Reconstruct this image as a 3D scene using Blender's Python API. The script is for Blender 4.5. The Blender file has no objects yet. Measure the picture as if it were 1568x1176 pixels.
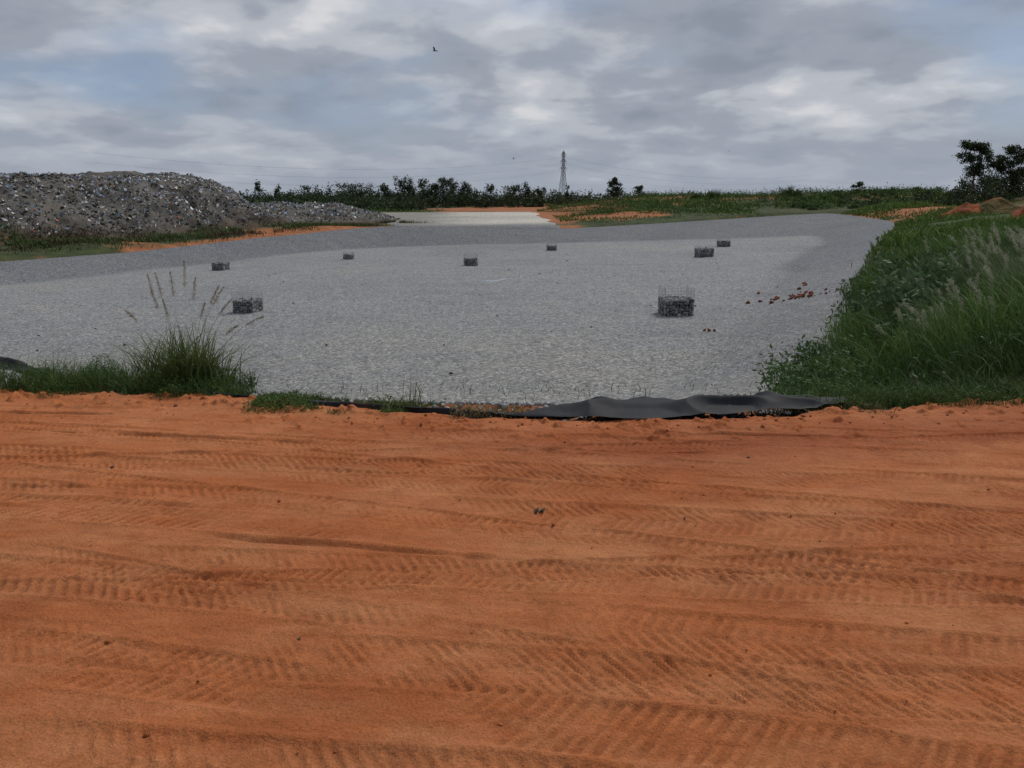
import bpy, math, random
import numpy as np
from mathutils import Vector
from mathutils.bvhtree import BVHTree
rng=np.random.default_rng(7); random.seed(7)
scene=bpy.context.scene

# ---------------------------------------------------------------- helpers
def mk_mesh(name,verts,faces,mat=None,col=None,smooth=False,link=True,attr='Col'):
    verts=np.asarray(verts,dtype=np.float32)
    me=bpy.data.meshes.new(name)
    if isinstance(faces,np.ndarray):
        k=faces.shape[1]; n=len(faces)
        me.vertices.add(len(verts)); me.vertices.foreach_set('co',verts.ravel())
        me.loops.add(n*k); me.loops.foreach_set('vertex_index',faces.astype(np.int32).ravel())
        me.polygons.add(n); me.polygons.foreach_set('loop_start',np.arange(0,n*k,k,dtype=np.int32))
        me.update(calc_edges=True)
    else:
        me.from_pydata(verts.tolist(),[],faces); me.update()
    if smooth: me.polygons.foreach_set('use_smooth',np.ones(len(me.polygons),dtype=bool))
    if col is not None:
        col=np.asarray(col,dtype=np.float32)
        if col.shape[1]==3: col=np.hstack([col,np.ones((len(col),1),np.float32)])
        a=me.attributes.new(attr,'FLOAT_COLOR','POINT'); a.data.foreach_set('color',col.astype(np.float32).ravel())
    if mat:
        for m in (mat if isinstance(mat,list) else [mat]): me.materials.append(m)
    ob=bpy.data.objects.new(name,me)
    if link: scene.collection.objects.link(ob)
    return ob
def sstep(a,b,x):
    t=np.clip((x-a)/(b-a),0,1); return t*t*(3-2*t)
def vnoise(x,y,s,seed=0):
    x=np.asarray(x,float); y=np.asarray(y,float)
    an=.6+seed*.37; x,y=(x*math.cos(an)-y*math.sin(an))/s+1000.3,(x*math.sin(an)+y*math.cos(an))/s+1000.7
    xi=np.floor(x).astype(np.int64); yi=np.floor(y).astype(np.int64); fx=x-xi; fy=y-yi
    fx=fx*fx*(3-2*fx); fy=fy*fy*(3-2*fy)
    def h(a,b):
        n=(a*374761393+b*668265263+seed*974634777)&0xffffffff
        n=((n^(n>>13))*1274126177)&0xffffffff
        n=(n^(n>>16))&0xffff
        return n/65535.0
    return (h(xi,yi)*(1-fx)+h(xi+1,yi)*fx)*(1-fy)+(h(xi,yi+1)*(1-fx)+h(xi+1,yi+1)*fx)*fy*1.0
def fbm(x,y,s,o=4,seed=0):
    r=0;a=1;t=0
    for i in range(o):
        r=r+a*vnoise(x,y,s/2**i,seed+i*17); t+=a; a*=.5
    return r/t-.5

class NT:
    def __init__(s,name):
        s.m=bpy.data.materials.new(name); s.m.use_nodes=True; s.t=s.m.node_tree; s.n=s.t.nodes; s.l=s.t.links
        s.b=s.n['Principled BSDF']; s.out=s.n['Material Output']
        s.b.inputs['Specular IOR Level'].default_value=.2
    def N(s,t,**k):
        return s.n.new(t)
    def L(s,a,b): s.l.new(a,b)
    def obj(s): return s.N('ShaderNodeTexCoord').outputs['Object']
    def noise(s,scale,detail=6,rough=.55,vec=None):
        n=s.N('ShaderNodeTexNoise'); n.inputs['Scale'].default_value=scale; n.inputs['Detail'].default_value=detail; n.inputs['Roughness'].default_value=rough
        s.L(vec if vec else s.obj(),n.inputs['Vector']); return n.outputs['Fac']
    def ramp(s,fac,pts):
        r=s.N('ShaderNodeValToRGB'); e=r.color_ramp.elements
        while len(e)<len(pts): e.new(.5)
        for i,(p,c) in enumerate(pts):
            e[i].position=p; e[i].color=(c,c,c,1) if isinstance(c,(int,float)) else (*c,1)
        s.L(fac,r.inputs['Fac']); return r.outputs['Color']
    def mix(s,f,a,b,mode='MIX'):
        m=s.N('ShaderNodeMix'); m.data_type='RGBA'; m.blend_type=mode
        for v,i in ((f,0),(a,6),(b,7)):
            if isinstance(v,(int,float)): m.inputs[i].default_value=v
            elif isinstance(v,tuple): m.inputs[i].default_value=(*v,1)
            else: s.L(v,m.inputs[i])
        return m.outputs[2]
    def attr(s,name='Col'):
        a=s.N('ShaderNodeAttribute'); a.attribute_name=name; return a
    def math(s,op,a,b=0):
        m=s.N('ShaderNodeMath'); m.operation=op
        for i,v in enumerate((a,b)):
            if isinstance(v,(int,float)): m.inputs[i].default_value=v
            else: s.L(v,m.inputs[i])
        return m.outputs[0]
    def bump(s,h,dist=.02,st=1.0):
        b=s.N('ShaderNodeBump'); b.inputs['Distance'].default_value=dist; b.inputs['Strength'].default_value=st
        s.L(h,b.inputs['Height']); s.L(b.outputs['Normal'],s.b.inputs['Normal'])
    def fin(s,col,rough=.9):
        if isinstance(col,tuple): s.b.inputs['Base Color'].default_value=(*col,1)
        else: s.L(col,s.b.inputs['Base Color'])
        s.b.inputs['Roughness'].default_value=rough; return s.m

# ---------------------------------------------------------------- materials
def mat_foliage(name,transl=.25):
    t=NT(name); a=t.attr(); t.fin(a.outputs['Color'],.7)
    tr=t.N('ShaderNodeBsdfTranslucent'); t.L(a.outputs['Color'],tr.inputs['Color'])
    mx=t.N('ShaderNodeMixShader'); mx.inputs[0].default_value=transl
    t.L(t.b.outputs[0],mx.inputs[1]); t.L(tr.outputs[0],mx.inputs[2]); t.L(mx.outputs[0],t.out.inputs['Surface']); return t.m
M_fol=mat_foliage('foliage',.2); M_far=mat_foliage('far_foliage',.12)

def mat_road():
    t=NT('laterite_dirt')
    n1=t.noise(.45,4); n2=t.noise(4.5,7,.72); n3=t.noise(85,4,.7)
    mp=t.N('ShaderNodeMapping'); mp.inputs['Rotation'].default_value=(0,0,.12); mp.inputs['Scale'].default_value=(.6,1.4,1); t.L(t.obj(),mp.inputs['Vector'])
    n4=t.noise(1.3,8,.72,mp.outputs[0])
    base=t.ramp(n1,[(.3,(.340,.096,.030)),(.5,(.405,.125,.041)),(.7,(.455,.155,.056))])
    c=t.mix(t.ramp(n4,[(.42,0.),(.64,.60)]),base,(.52,.228,.103))
    c=t.mix(t.ramp(n2,[(.5,0.),(.68,.5)]),c,(.28,.074,.024))
    a=t.attr(); c=t.mix(1.0,c,a.outputs['Color'],'MULTIPLY')
    c=t.mix(.5,c,t.ramp(n3,[(.3,.5),(.7,1.45)]),'MULTIPLY')
    h=t.math('ADD',n3,t.math('MULTIPLY',t.noise(24,5,.7),1.6)); t.bump(h,.011,.9)
    return t.fin(c,.95)
M_road=mat_road()

def mat_ground():
    t=NT('ground_soil_and_grass'); a=t.attr()
    s=t.N('ShaderNodeSeparateColor'); t.L(a.outputs['Color'],s.inputs[0])
    n=t.noise(.12,8,.65); f=t.math('ADD',s.outputs[0],t.math('SUBTRACT',n,.5)); 
    f2=t.ramp(f,[(.46,0.),(.58,1.)])
    soil=t.ramp(t.noise(1.2,6,.65),[(.3,(.20,.075,.03)),(.55,(.32,.12,.05)),(.75,(.40,.19,.09))])
    grass=t.ramp(t.noise(.6,7,.7),[(.3,(.022,.026,.012)),(.5,(.040,.056,.018)),(.7,(.070,.085,.030))])
    c=t.mix(f2,grass,soil); t.bump(t.noise(5,6,.7),.1,.8); return t.fin(c,.95)
M_ground=mat_ground()

def mat_gravel(name,dark=1.0):
    t=NT(name); o=t.obj()
    v=t.N('ShaderNodeTexVoronoi'); v.inputs['Scale'].default_value=21; t.L(o,v.inputs['Vector'])
    v2=t.N('ShaderNodeTexVoronoi'); v2.inputs['Scale'].default_value=8; t.L(o,v2.inputs['Vector'])
    sc=t.N('ShaderNodeSeparateColor'); t.L(v.outputs['Color'],sc.inputs[0])
    sc2=t.N('ShaderNodeSeparateColor'); t.L(v2.outputs['Color'],sc2.inputs[0])
    r=t.ramp(sc.outputs[0],[(0,.075),(.35,.175),(.8,.305),(1,.58)])
    r=t.mix(.34,r,t.ramp(sc2.outputs[1],[(0,.11),(.5,.24),(1,.43)]))
    big=t.noise(.07,5,.6); 
    r=t.mix(1.0,r,t.ramp(big,[(.3,(.86,.88,.91)),(.5,(.97,1,1.03)),(.72,(1.08,1.07,1.05))]),'MULTIPLY')
    mp=t.N('ShaderNodeMapping'); mp.inputs['Scale'].default_value=(.5,1.2,1); t.L(o,mp.inputs['Vector'])
    st=t.noise(.6,8,.7,mp.outputs[0]); r=t.mix(1.0,r,t.ramp(st,[(.3,(.87,.89,.93)),(.7,(1.10,1.07,1.03))]),'MULTIPLY')
    a=t.attr(); r=t.mix(1.0,r,a.outputs['Color'],'MULTIPLY')
    t.bump(t.math('ADD',v.outputs['Distance'],t.math('MULTIPLY',v2.outputs['Distance'],1.2)),-.04,.7)
    return t.fin(r,.9)
M_gravel=mat_gravel('crushed_gravel')
def mat_attr(name,rough=.8,bs=0,bd=.02):
    t=NT(name); a=t.attr(); c=a.outputs['Color']
    n=t.noise(9,5,.6); c=t.mix(.6,c,t.ramp(n,[(.3,.6),(.7,1.35)]),'MULTIPLY')
    if bs: t.bump(t.noise(bs,5,.65),bd,1)
    return t.fin(c,rough)
M_stone=mat_attr('stone',.9,25,.02); M_trash=mat_attr('refuse',.8); M_mound=mat_attr('red_soil',.95,3,.25)
def mat_liner():
    t=NT('black_geomembrane'); n=t.noise(3,6,.6)
    c=t.mix(t.ramp(n,[(.56,0.),(.75,.5)]),(.022,.024,.029),(.10,.055,.032))
    t.b.inputs['Specular IOR Level'].default_value=.15
    return t.fin(c,.7)
M_liner=mat_liner()
def mat_plain(name,c,rough=.6,metal=0):
    t=NT(name); n=t.noise(6,4); col=t.mix(.5,c,t.ramp(n,[(.3,.7),(.7,1.3)]),'MULTIPLY'); t.b.inputs['Metallic'].default_value=metal; return t.fin(col,rough)
M_steel=mat_plain('galvanised_steel',(.16,.165,.17),.6,.0)
M_wire=mat_plain('gabion_wire',(.42,.43,.44),.5,.1)
M_bird=mat_plain('dark_feathers',(.02,.018,.017),.8)
M_bark=mat_plain('bark',(.09,.07,.05),.9)

# ---------------------------------------------------------------- terrain rings
S=[
((-40,17,-3.7),(-40,7.6,-.06),(-40,7.2,-.12),(-60,-15,-.2),(-800,-900,-1),(1,1,1,.8)),
((-20,17,-3.4),(-20,7.5,-.06),(-20,7.2,-.12),(-25,-15,-.2),(-300,-1000,-1),(1,1,1,.8)),
((-8,17,-3.1),(-5,7.5,-.07),(-4.8,7.2,-.12),(-6,-15,-.2),(-50,-1000,-1),(1,1,1,.8)),
((-2,17,-3.0),(-1.,6.95,-.07),(-.8,6.55,-.12),(0,-15,-.2),(100,-1000,-1),(1,1,1,.8)),
((2,17.5,-2.92),(2.0,6.9,-.12),(2.2,6.5,-.12),(6,-15,-.2),(300,-1000,-1),(1,1,1,.8)),
((3.5,19,-2.9),(4.0,9.5,-.9),(6,7.6,-.05),(20,-10,-.1),(800,-800,-1),(.5,.8,1,.8)),
((5,22,-2.86),(6.5,16,-1.6),(10,13,.1),(40,8,.1),(1500,-200,0),(.3,.2,.5,.3)),
((11,35,-2.75),(14,33,-1.9),(19,30,.1),(50,25,.3),(1500,300,0),(.3,.2,.4,.3)),
((19.5,56,-2.6),(24,54,-1.5),(30,51,.0),(60,48,.9),(1500,800,1),(.4,.3,.5,.3)),
((31,80,-2.4),(41,88,-.7),(47,87,.2),(75,90,1.8),(1500,1300,1),(.5,.4,.5,.3)),
((34,92,-2.3),(43,113,-.2),(47,118,.3),(70,150,2.8),(1000,2200,-1),(.4,.35,.5,.3)),
((19,91,-2.6),(18.5,105,-1.35),(20,112,-.9),(28,165,2.0),(400,2500,-1),(.35,.3,.55,.3)),
((1,88,-2.93),(5,97,-1.75),(7,106,-1.5),(5,165,-.5),(100,2500,-1),(.5,.55,.75,.2)),
((-13,86,-3.15),(-14.5,92,-1.3),(-16,98,-1.15),(-26,165,-.6),(-300,2500,-1),(.65,.45,.35,.2)),
((-20,77,-3.25),(-24,78.5,-1.9),(-26,83,-1.5),(-60,150,-.5),(-900,2200,-1),(.72,.52,.25,.2)),
((-27,62,-3.4),(-31,64.5,-2.45),(-34,68,-1.9),(-90,100,-1),(-1800,1800,-1),(.52,.4,.4,.2)),
((-31.7,49.6,-3.5),(-36,52,-2.4),(-40,56,-1.9),(-90,70,-1),(-2000,1000,-1),(.38,.35,.4,.2)),
((-42,30,-3.6),(-47,30,-2.3),(-52,30,-1.0),(-90,30,-1),(-2000,200,-1),(.4,.4,.4,.2)),
((-44,18,-3.8),(-52,9,-.5),(-54,7,-.1),(-75,-5,-.2),(-1500,-400,-1),(.8,1,1,.5)),
]
ns=len(S); SUB=28; NA=ns*SUB
def ring(pts,catmull=True):
    p=np.array(pts,float); out=[]
    for i in range(ns):
        p0,p1,p2,p3=p[i-1],p[i],p[(i+1)%ns],p[(i+2)%ns]
        for k in range(SUB):
            t=k/SUB
            cr=.5*((2*p1)+(-p0+p2)*t+(2*p0-5*p1+4*p2-p3)*t*t+(-p0+3*p1-3*p2+p3)*t**3)
            li=p1*(1-t)+p2*t
            out.append(.45*cr+.55*li)
    return np.array(out)
R=[ring([s[i] for s in S]) for i in range(5)]
for r_ in (R[0],R[1]):
    m_=sstep(20,40,r_[:,1]); ns_=fbm(r_[:,0],r_[:,1],6,4,71); 
    dv=r_[:,:2]-np.array([-1,48]); dv/=np.linalg.norm(dv,axis=1,keepdims=True); r_[:,:2]+=dv*(ns_*m_*1.6)[:,None]
soil=[ring([(s[5][i],0,0) for s in S])[:,0] for i in range(4)]
C=np.array([-1,48,-2.95])
def loft(rings,segs,expo=None):
    rows=[];
    for i,(a,b,n) in enumerate(zip(rings[:-1],rings[1:],segs)):
        for k in range(n):
            t=k/n
            if expo and expo[i]!=1: t=t**expo[i]
            rows.append(a*(1-t)+b*t)
    rows.append(rings[-1]); return np.array(rows)
def gridfaces(nr,nc,wrap):
    r=np.arange(nr-1)[:,None]; c=np.arange(nc if wrap else nc-1)[None,:]
    c2=(c+1)%nc if wrap else c+1
    f=np.stack([r*nc+c,r*nc+c2,(r+1)*nc+c2,(r+1)*nc+c],-1).reshape(-1,4); return f
c_ring=np.repeat(C[None],NA,0)*.98+R[0]*.02
g=loft([c_ring,R[0],R[1]],[60,14])
z=g[...,2]; wgt=np.ones(len(g)); wgt[-1]=0; wgt[-2]=.5
z+= (fbm(g[...,0],g[...,1],9,4,3)*.22+fbm(g[...,0],g[...,1],1.2,3,5)*.09)*wgt[:,None]
tint=np.ones(g.shape)
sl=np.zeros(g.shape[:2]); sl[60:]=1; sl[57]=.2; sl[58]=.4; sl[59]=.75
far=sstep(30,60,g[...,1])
sl=sl*far*.9  # far slopes: their shading is put into the gravel colour, darker and bluer
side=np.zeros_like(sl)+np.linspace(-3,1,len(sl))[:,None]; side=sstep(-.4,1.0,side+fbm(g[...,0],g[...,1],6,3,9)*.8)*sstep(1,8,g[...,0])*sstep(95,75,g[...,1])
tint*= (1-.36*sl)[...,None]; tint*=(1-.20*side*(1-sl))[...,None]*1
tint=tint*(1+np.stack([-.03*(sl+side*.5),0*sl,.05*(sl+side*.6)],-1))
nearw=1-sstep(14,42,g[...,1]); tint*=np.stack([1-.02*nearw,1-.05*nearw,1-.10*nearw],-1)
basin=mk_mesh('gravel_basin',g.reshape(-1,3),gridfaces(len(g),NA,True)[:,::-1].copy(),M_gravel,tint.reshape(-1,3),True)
cap=mk_mesh('basin_centre',c_ring,[list(range(NA))],M_gravel,np.ones((NA,3))); cap.parent=basin
g2=loft([R[1],R[2],R[3],R[4]],[10,60,40],[1,1,2.2])
n2=len(g2); w=np.ones(n2); w[0]=0; w[1]=.4
near=((g2[...,1]<7.6)&(g2[...,0]<9)&(g2[...,0]>-60))
amp=np.where(near,.08,1.0)*w[:,None]
X,Y=g2[...,0],g2[...,1]
cellm=sstep(9,5,X)*sstep(-30,-18,X)*sstep(90,93,Y)*sstep(185,160,Y)
amp=amp*(1-.95*cellm)
g2[...,2]+=(fbm(X,Y,14,4,11)*1.1+fbm(X,Y,2,3,5)*.25)*amp*np.where(Y>0,1,.2)
g2[...,2]=g2[...,2]*(1-cellm*w[:,None])+cellm*w[:,None]*np.interp(Y,[90,97,110,150,170],[-1.35,-1.45,-1.3,-.65,-.6])
sr=np.concatenate([np.linspace(0,1,10,endpoint=False),1+np.linspace(0,1,60,endpoint=False),2+np.linspace(0,1,41)])
so=np.array([ (soil[int(min(v,2.999))]*(1-(v-int(min(v,2.999))))+soil[int(min(v,2.999))+1]*(v-int(min(v,2.999)))) for v in sr])
so=so+.7*np.exp(-(((X-2)/16)**2+((Y-190)/14)**2))
so=so+.5*np.exp(-(((X-15)/7)**2+((Y-118)/6)**2))+.35*np.exp(-(((X-49)/7)**2+((Y-98)/7)**2))
col=np.stack([so,so,so],-1)
ground=mk_mesh('ground',g2.reshape(-1,3),gridfaces(n2,NA,True)[:,::-1].copy(),M_ground,col.reshape(-1,3),True)

bvs=[]
for o in (basin,ground):
    me=o.data; bvs.append(BVHTree.FromPolygons([v.co[:] for v in me.vertices],[p.vertices[:] for p in me.polygons]))
def zat(x,y):
    best=-9
    for b in bvs:
        h=b.ray_cast(Vector((x,y,60)),Vector((0,0,-1)))
        if h[0] is not None: best=max(best,h[0].z)
    return best if best>-9 else -1.
def zs(P): return np.array([zat(a,b) for a,b in P])

# ---------------------------------------------------------------- dirt road
EX=[-60,-20,-4.5,-2.7,-1.5,-.3,1.1,2.5,4.4,9,60]; EY=[7.25,7.3,7.22,7.0,6.6,6.26,6.16,6.45,6.85,7.0,7.0]
xs=np.concatenate([np.linspace(-60,-5.6,120,endpoint=False),np.arange(-5.6,5.6,.0105),np.linspace(5.6,60,120)])
us=np.concatenate([np.linspace(-8,1.8,60,endpoint=False),np.arange(1.8,7.1,.010),np.linspace(7.1,7.5,18)])
Xr,U=np.meshgrid(xs,us)
edge=np.interp(Xr,EX,EY)+fbm(Xr,U,.5,4,31)*.28
Yr=U.copy()
W0=Yr+.12*Xr
h=fbm(Xr,Yr,2.2,3,1)*.035+fbm(Xr,Yr,.35,4,2)*.009+fbm(Xr,Yr,.06,3,9)*.0065
h+=fbm(Xr*.3,W0,.05,3,14)*.004
shade=1+fbm(Xr*.35,W0,.06,4,16)*.26+fbm(Xr,Yr,.25,4,17)*.16
Tr=[(6.0,.26,.008,.10,.0,.055,.45),(5.62,.30,.010,.13,.004,.06,.6),(5.3,.26,.009,.19,.006,.05,.8),(4.95,.30,.009,.09,.0,.062,1),(4.6,.28,.009,.17,-.004,.052,1),(4.22,.34,.010,.13,.006,.060,1.1),(3.85,.34,.010,.18,.004,.064,1.2),(3.47,.30,.009,.07,.0,.056,1.2),(3.1,.34,.010,.16,.006,.062,1.2),(2.72,.32,.009,.10,-.004,.056,1.2),(3.5,.20,.009,-.08,.0,.05,.9),(4.9,.2,.008,.28,-.006,.05,.9),(2.4,.32,.009,.20,.0,.06,1.3),(2.05,.32,.010,.12,0.006,.062,1.2),(5.4,.2,.009,-.06,0,.05,.6),(2.9,.22,.008,.34,0,.052,.9),(4.0,.2,.008,.30,.008,.052,.9)]
for i,(w0,wd,dp,s,c,tp,ts) in enumerate(Tr):
    wt=Yr+s*Xr+c*Xr**2*.5-w0+fbm(Xr,Yr*0,6,2,50+i)*.20
    q=np.abs(wt)/(wd/2)
    m=1-sstep(.85,1.05,q); wear=sstep(-.20,.06,fbm(Xr,Yr,.9,4,80+i))
    h-=dp*m*(.35+.65*wear)
    rim=np.exp(-((q-1.12)/.09)**2); h+=dp*.7*rim*wear
    sd_=(1 if i%2 else -1)
    ph=(Xr*1.0+sd_*.5*(np.abs(wt) if i%3 else wt*1.3)+fbm(Xr,Yr,.4,2,60+i)*.05+fbm(Xr,Yr,.07,2,160+i)*.014)/tp*2*np.pi
    sn=np.sin(ph); tread=sstep(-.45,.35,sn)*(1-.6*sstep(.12,.02,q))
    brk=sstep(-.22,.04,fbm(Xr,Yr,.10,3,120+i))
    h+=.0088*ts*(tread-.5)*m*wear*brk
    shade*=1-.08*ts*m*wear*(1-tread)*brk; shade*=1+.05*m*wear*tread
for (xa,xb,y0,s_) in [(-1.4,-.15,3.86,-.17),(-3.9,-2.7,4.75,-.10),(-3.6,-1.6,5.85,-.14),(.1,1.2,5.35,-.03),(2.2,4.2,3.2,-.1),(-4.5,-3.4,6.4,-.1),(1,2.6,5.75,-.03)]:
    mm=sstep(xa-.3,xa+.1,Xr)*sstep(xb+.3,xb-.1,Xr)*sstep(-.25,0,fbm(Xr,Yr,.25,2,6)); q=(Yr-(y0+s_*(Xr-xa)))+fbm(Xr,Yr,.3,4,5)*.06
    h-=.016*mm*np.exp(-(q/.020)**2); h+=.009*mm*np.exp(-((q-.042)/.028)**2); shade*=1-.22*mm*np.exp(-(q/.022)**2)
d=edge-Yr
h+=np.exp(-((d-.30)/.22)**2)*(.02+.07*fbm(Xr,Yr,.25,4,77))
clod=np.clip(fbm(Xr,Yr,.09,3,91)-.12,0,1)*.16*(.08+np.exp(-((d-.3)/.4)**2)); h+=clod
drop=sstep(.12,-.12,d); h=h*(1-drop)-.24*drop
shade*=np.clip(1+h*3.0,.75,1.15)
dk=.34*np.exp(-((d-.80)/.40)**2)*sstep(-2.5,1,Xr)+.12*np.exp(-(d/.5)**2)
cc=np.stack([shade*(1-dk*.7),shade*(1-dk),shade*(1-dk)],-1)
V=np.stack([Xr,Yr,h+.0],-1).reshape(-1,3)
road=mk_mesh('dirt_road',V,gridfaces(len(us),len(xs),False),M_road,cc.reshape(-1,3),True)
def hroad(x,y):
    i=min(max(np.searchsorted(xs,x),0),len(xs)-1); j=min(max(np.searchsorted(us,y),0),len(us)-1); return h[j,i]

# ---------------------------------------------------------------- stones
bpy.ops.mesh.primitive_ico_sphere_add(subdivisions=1,radius=1); ico=bpy.context.object
IV=np.array([v.co[:] for v in ico.data.vertices]); IF=np.array([p.vertices[:] for p in ico.data.polygons]); bpy.data.objects.remove(ico)
bpy.ops.mesh.primitive_ico_sphere_add(subdivisions=2,radius=1); ico=bpy.context.object
IV2=np.array([v.co[:] for v in ico.data.vertices]); IF2=np.array([p.vertices[:] for p in ico.data.polygons]); bpy.data.objects.remove(ico)
def lumps(P,size,colr,iv=IV,fi=IF,jit=.25,flat=.7):
    n=len(P); k=len(iv)
    v=iv[None]*(1+jit*(rng.random((n,k,1))-.5)*2)
    v=v*(np.array([1,.8,flat])*(1+.4*(rng.random((n,1,3))-.5)))
    a=rng.random(n)*6.283; ca,sa=np.cos(a)[:,None],np.sin(a)[:,None]
    x=v[...,0]*ca-v[...,1]*sa; y=v[...,0]*sa+v[...,1]*ca
    b=(rng.random(n)-.5)*2; cb,sb=np.cos(b)[:,None],np.sin(b)[:,None]
    z=v[...,2]*cb+x*sb; x=x*cb-v[...,2]*sb
    v=np.stack([x,y,z],-1)*size[:,None,None]+P[:,None]
    f=(fi[None]+(np.arange(n)*k)[:,None,None]).reshape(-1,3)
    return v.reshape(-1,3),f,np.repeat(colr,k,0)
def grey(n,lo=.12,hi=.42):
    g=lo+(hi-lo)*rng.random(n)**1.3; return np.stack([g,g*1.0,g*1.01],-1)
n=9000; px=rng.uniform(-6.5,6.0,n); e=np.interp(px,EX,EY); py=e+.1+rng.random(n)**1.4*3.2
P=np.stack([px,py,np.zeros(n)],-1); P[:,2]=zs(P[:,:2])+.012
sz=rng.uniform(.012,.034,n); v,f,c=lumps(P,sz,grey(n,.13,.5)); mk_mesh('gravel_stones',v,f,M_stone,c)
n=500; px=rng.uniform(-5,5,n); py=rng.uniform(1.8,6.9,n); py=np.where(rng.random(n)<.6,np.interp(px,EX,EY)-np.abs(rng.normal(0,.3,n)),py)
P=np.stack([px,py,[hroad(a,b)+.001 for a,b in zip(px,py)]],-1)
sz=.004+.010*rng.random(n)**4+.012*rng.random(n)*(py>5.8)
cb=np.array([.36,.115,.038])*(.6+.6*rng.random((n,1))); v,f,c=lumps(P,sz,cb,jit=.35); mk_mesh('dirt_clods',v,f,M_stone,c)
bits=[(.13,4.25,.032),(.17,4.26,.022),(-2.62,5.0,.022),(.95,4.15,.012),(-.85,2.9,.012),(1.6,5.2,.012)]
P=np.array([(a,b,hroad(a,b)+.004) for a,b,_ in bits]); v,f,c=lumps(P,np.array([q[2] for q in bits]),np.tile([[.08,.065,.045]],(len(bits),1)),IV2,IF2,.3,.2); mk_mesh('road_debris',v,f,M_stone,c)
n=46; px=rng.normal(12.1,.55,n); py=rng.normal(34.3,1.0,n); sz=rng.uniform(.03,.12,n)*rng.choice([.6,1,1.3],n)
px[:6]=[10.9,11.8,10.3,14.5,14.0,13.2]; py[:6]=[35.2,38.5,35.0,40,38.5,37]; sz[:6]=.12
px=np.append(px,[6.9,7.05,6.75]); py=np.append(py,[27.8,27.7,27.9]); sz=np.append(sz,[.11,.07,.07])
P=np.stack([px,py,zs(np.stack([px,py],-1))+.03],-1); v,f,c=lumps(P,sz,np.array([.19,.055,.028])*(.6+.7*rng.random((len(P),1))),IV2,IF2,.3,.55); mk_mesh('red_soil_clods',v,f,M_stone,c)
n=60; px=rng.uniform(-20,16,n); py=rng.uniform(20,75,n); P=np.stack([px,py,zs(np.stack([px,py],-1))+.02],-1)
v,f,c=lumps(P,rng.uniform(.03,.08,n),np.tile([[.07,.06,.05]],(n,1)),jit=.4,flat=.4); mk_mesh('floor_debris',v,f,M_stone,c)

# ---------------------------------------------------------------- gabions
def strut(a,b,r,vs,fs):
    a=Vector(a); b=Vector(b); d=(b-a).normalized(); u=d.orthogonal().normalized(); w_=d.cross(u); o=len(vs)
    for p in (a,b):
        for k in range(4):
            an=k*math.pi/2; vs.append(tuple(p+u*math.cos(an)*r+w_*math.sin(an)*r))
    for k in range(4): fs.append((o+k,o+(k+1)%4,o+4+(k+1)%4,o+4+k))
def gabion(x,y,w,rot,fill=.55,hh=.92,wr=.011):
    P=[]
    nn=int(w/.11)
    for i in range(nn+1):
        for j in range(nn+1):
            for k in range(int(w*fill/.11)+1):
                inner=(0<i<nn and 0<j<nn and k<int(w*fill/.11))
                if inner: continue
                P.append(((i/nn-.5)*w,(j/nn-.5)*w,k*.11+.05))
    P=np.array(P)+rng.normal(0,.022,(len(P),3)); n=len(P)
    P[:,:2]=np.clip(P[:,:2],-w/2+.04,w/2-.04)
    cl=grey(n,.08,.30)
    cl[rng.random(n)<.15]*=1.7
    sv,sf,sc=lumps(P,rng.uniform(.06,.105,n),cl,jit=.25,flat=.8)
    stones=mk_mesh('stones',sv,sf,M_stone,sc)
    vs=[];fs=[]; H=w*hh; m=9
    for i in range(m+1):
        t=(i/m-.5)*w
        for sg in (-.5,.5):
            strut((t,sg*w,0),(t,sg*w,H),wr*.45,vs,fs); strut((sg*w,t,0),(sg*w,t,H),wr*.45,vs,fs)
        zt=i/m*H
        for sg in (-.5,.5):
            strut((-.5*w,sg*w,zt),(.5*w,sg*w,zt),wr*.45,vs,fs); strut((sg*w,-.5*w,zt),(sg*w,.5*w,zt),wr*.45,vs,fs)
    for sx in (-.5,.5):
        for sy in (-.5,.5): strut((sx*w,sy*w,0),(sx*w,sy*w,H),wr*1.1,vs,fs)
    cage=mk_mesh('wire_cage',vs,fs,M_wire)
    c=w*.5-.1; q=w*fill-.06
    core=mk_mesh('stone_core',[(-c,-c,0),(c,-c,0),(c,c,0),(-c,c,0),(-c*.9,-c*.9,q),(c*.9,-c*.9,q),(c*.9,c*.9,q),(-c*.9,c*.9,q)],[(0,1,5,4),(1,2,6,5),(2,3,7,6),(3,0,4,7),(4,5,6,7)],M_stone,np.full((8,3),.05))
    e=bpy.data.objects.new('gabion_basket',None); scene.collection.objects.link(e)
    for o in (stones,cage,core): o.parent=e
    e.location=(x,y,zat(x,y)-.03); e.rotation_euler=(0,0,rot)
for (x,y,w,r) in [(6.6,32.3,1.15,.05),(-11.6,35.2,.93,-.15),(-3.0,58.8,.92,.1),(15.0,63.5,1.12,.15),(19.6,75.5,.95,.1),(3.6,74.0,.82,.05),(-13.6,67.6,.80,.1),(-21.0,58.4,.9,-.1)]:
    gabion(x,y,w,r,fill=.50,hh=.97 if y<62 else .8,wr=.012 if y<40 else .012)

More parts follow.
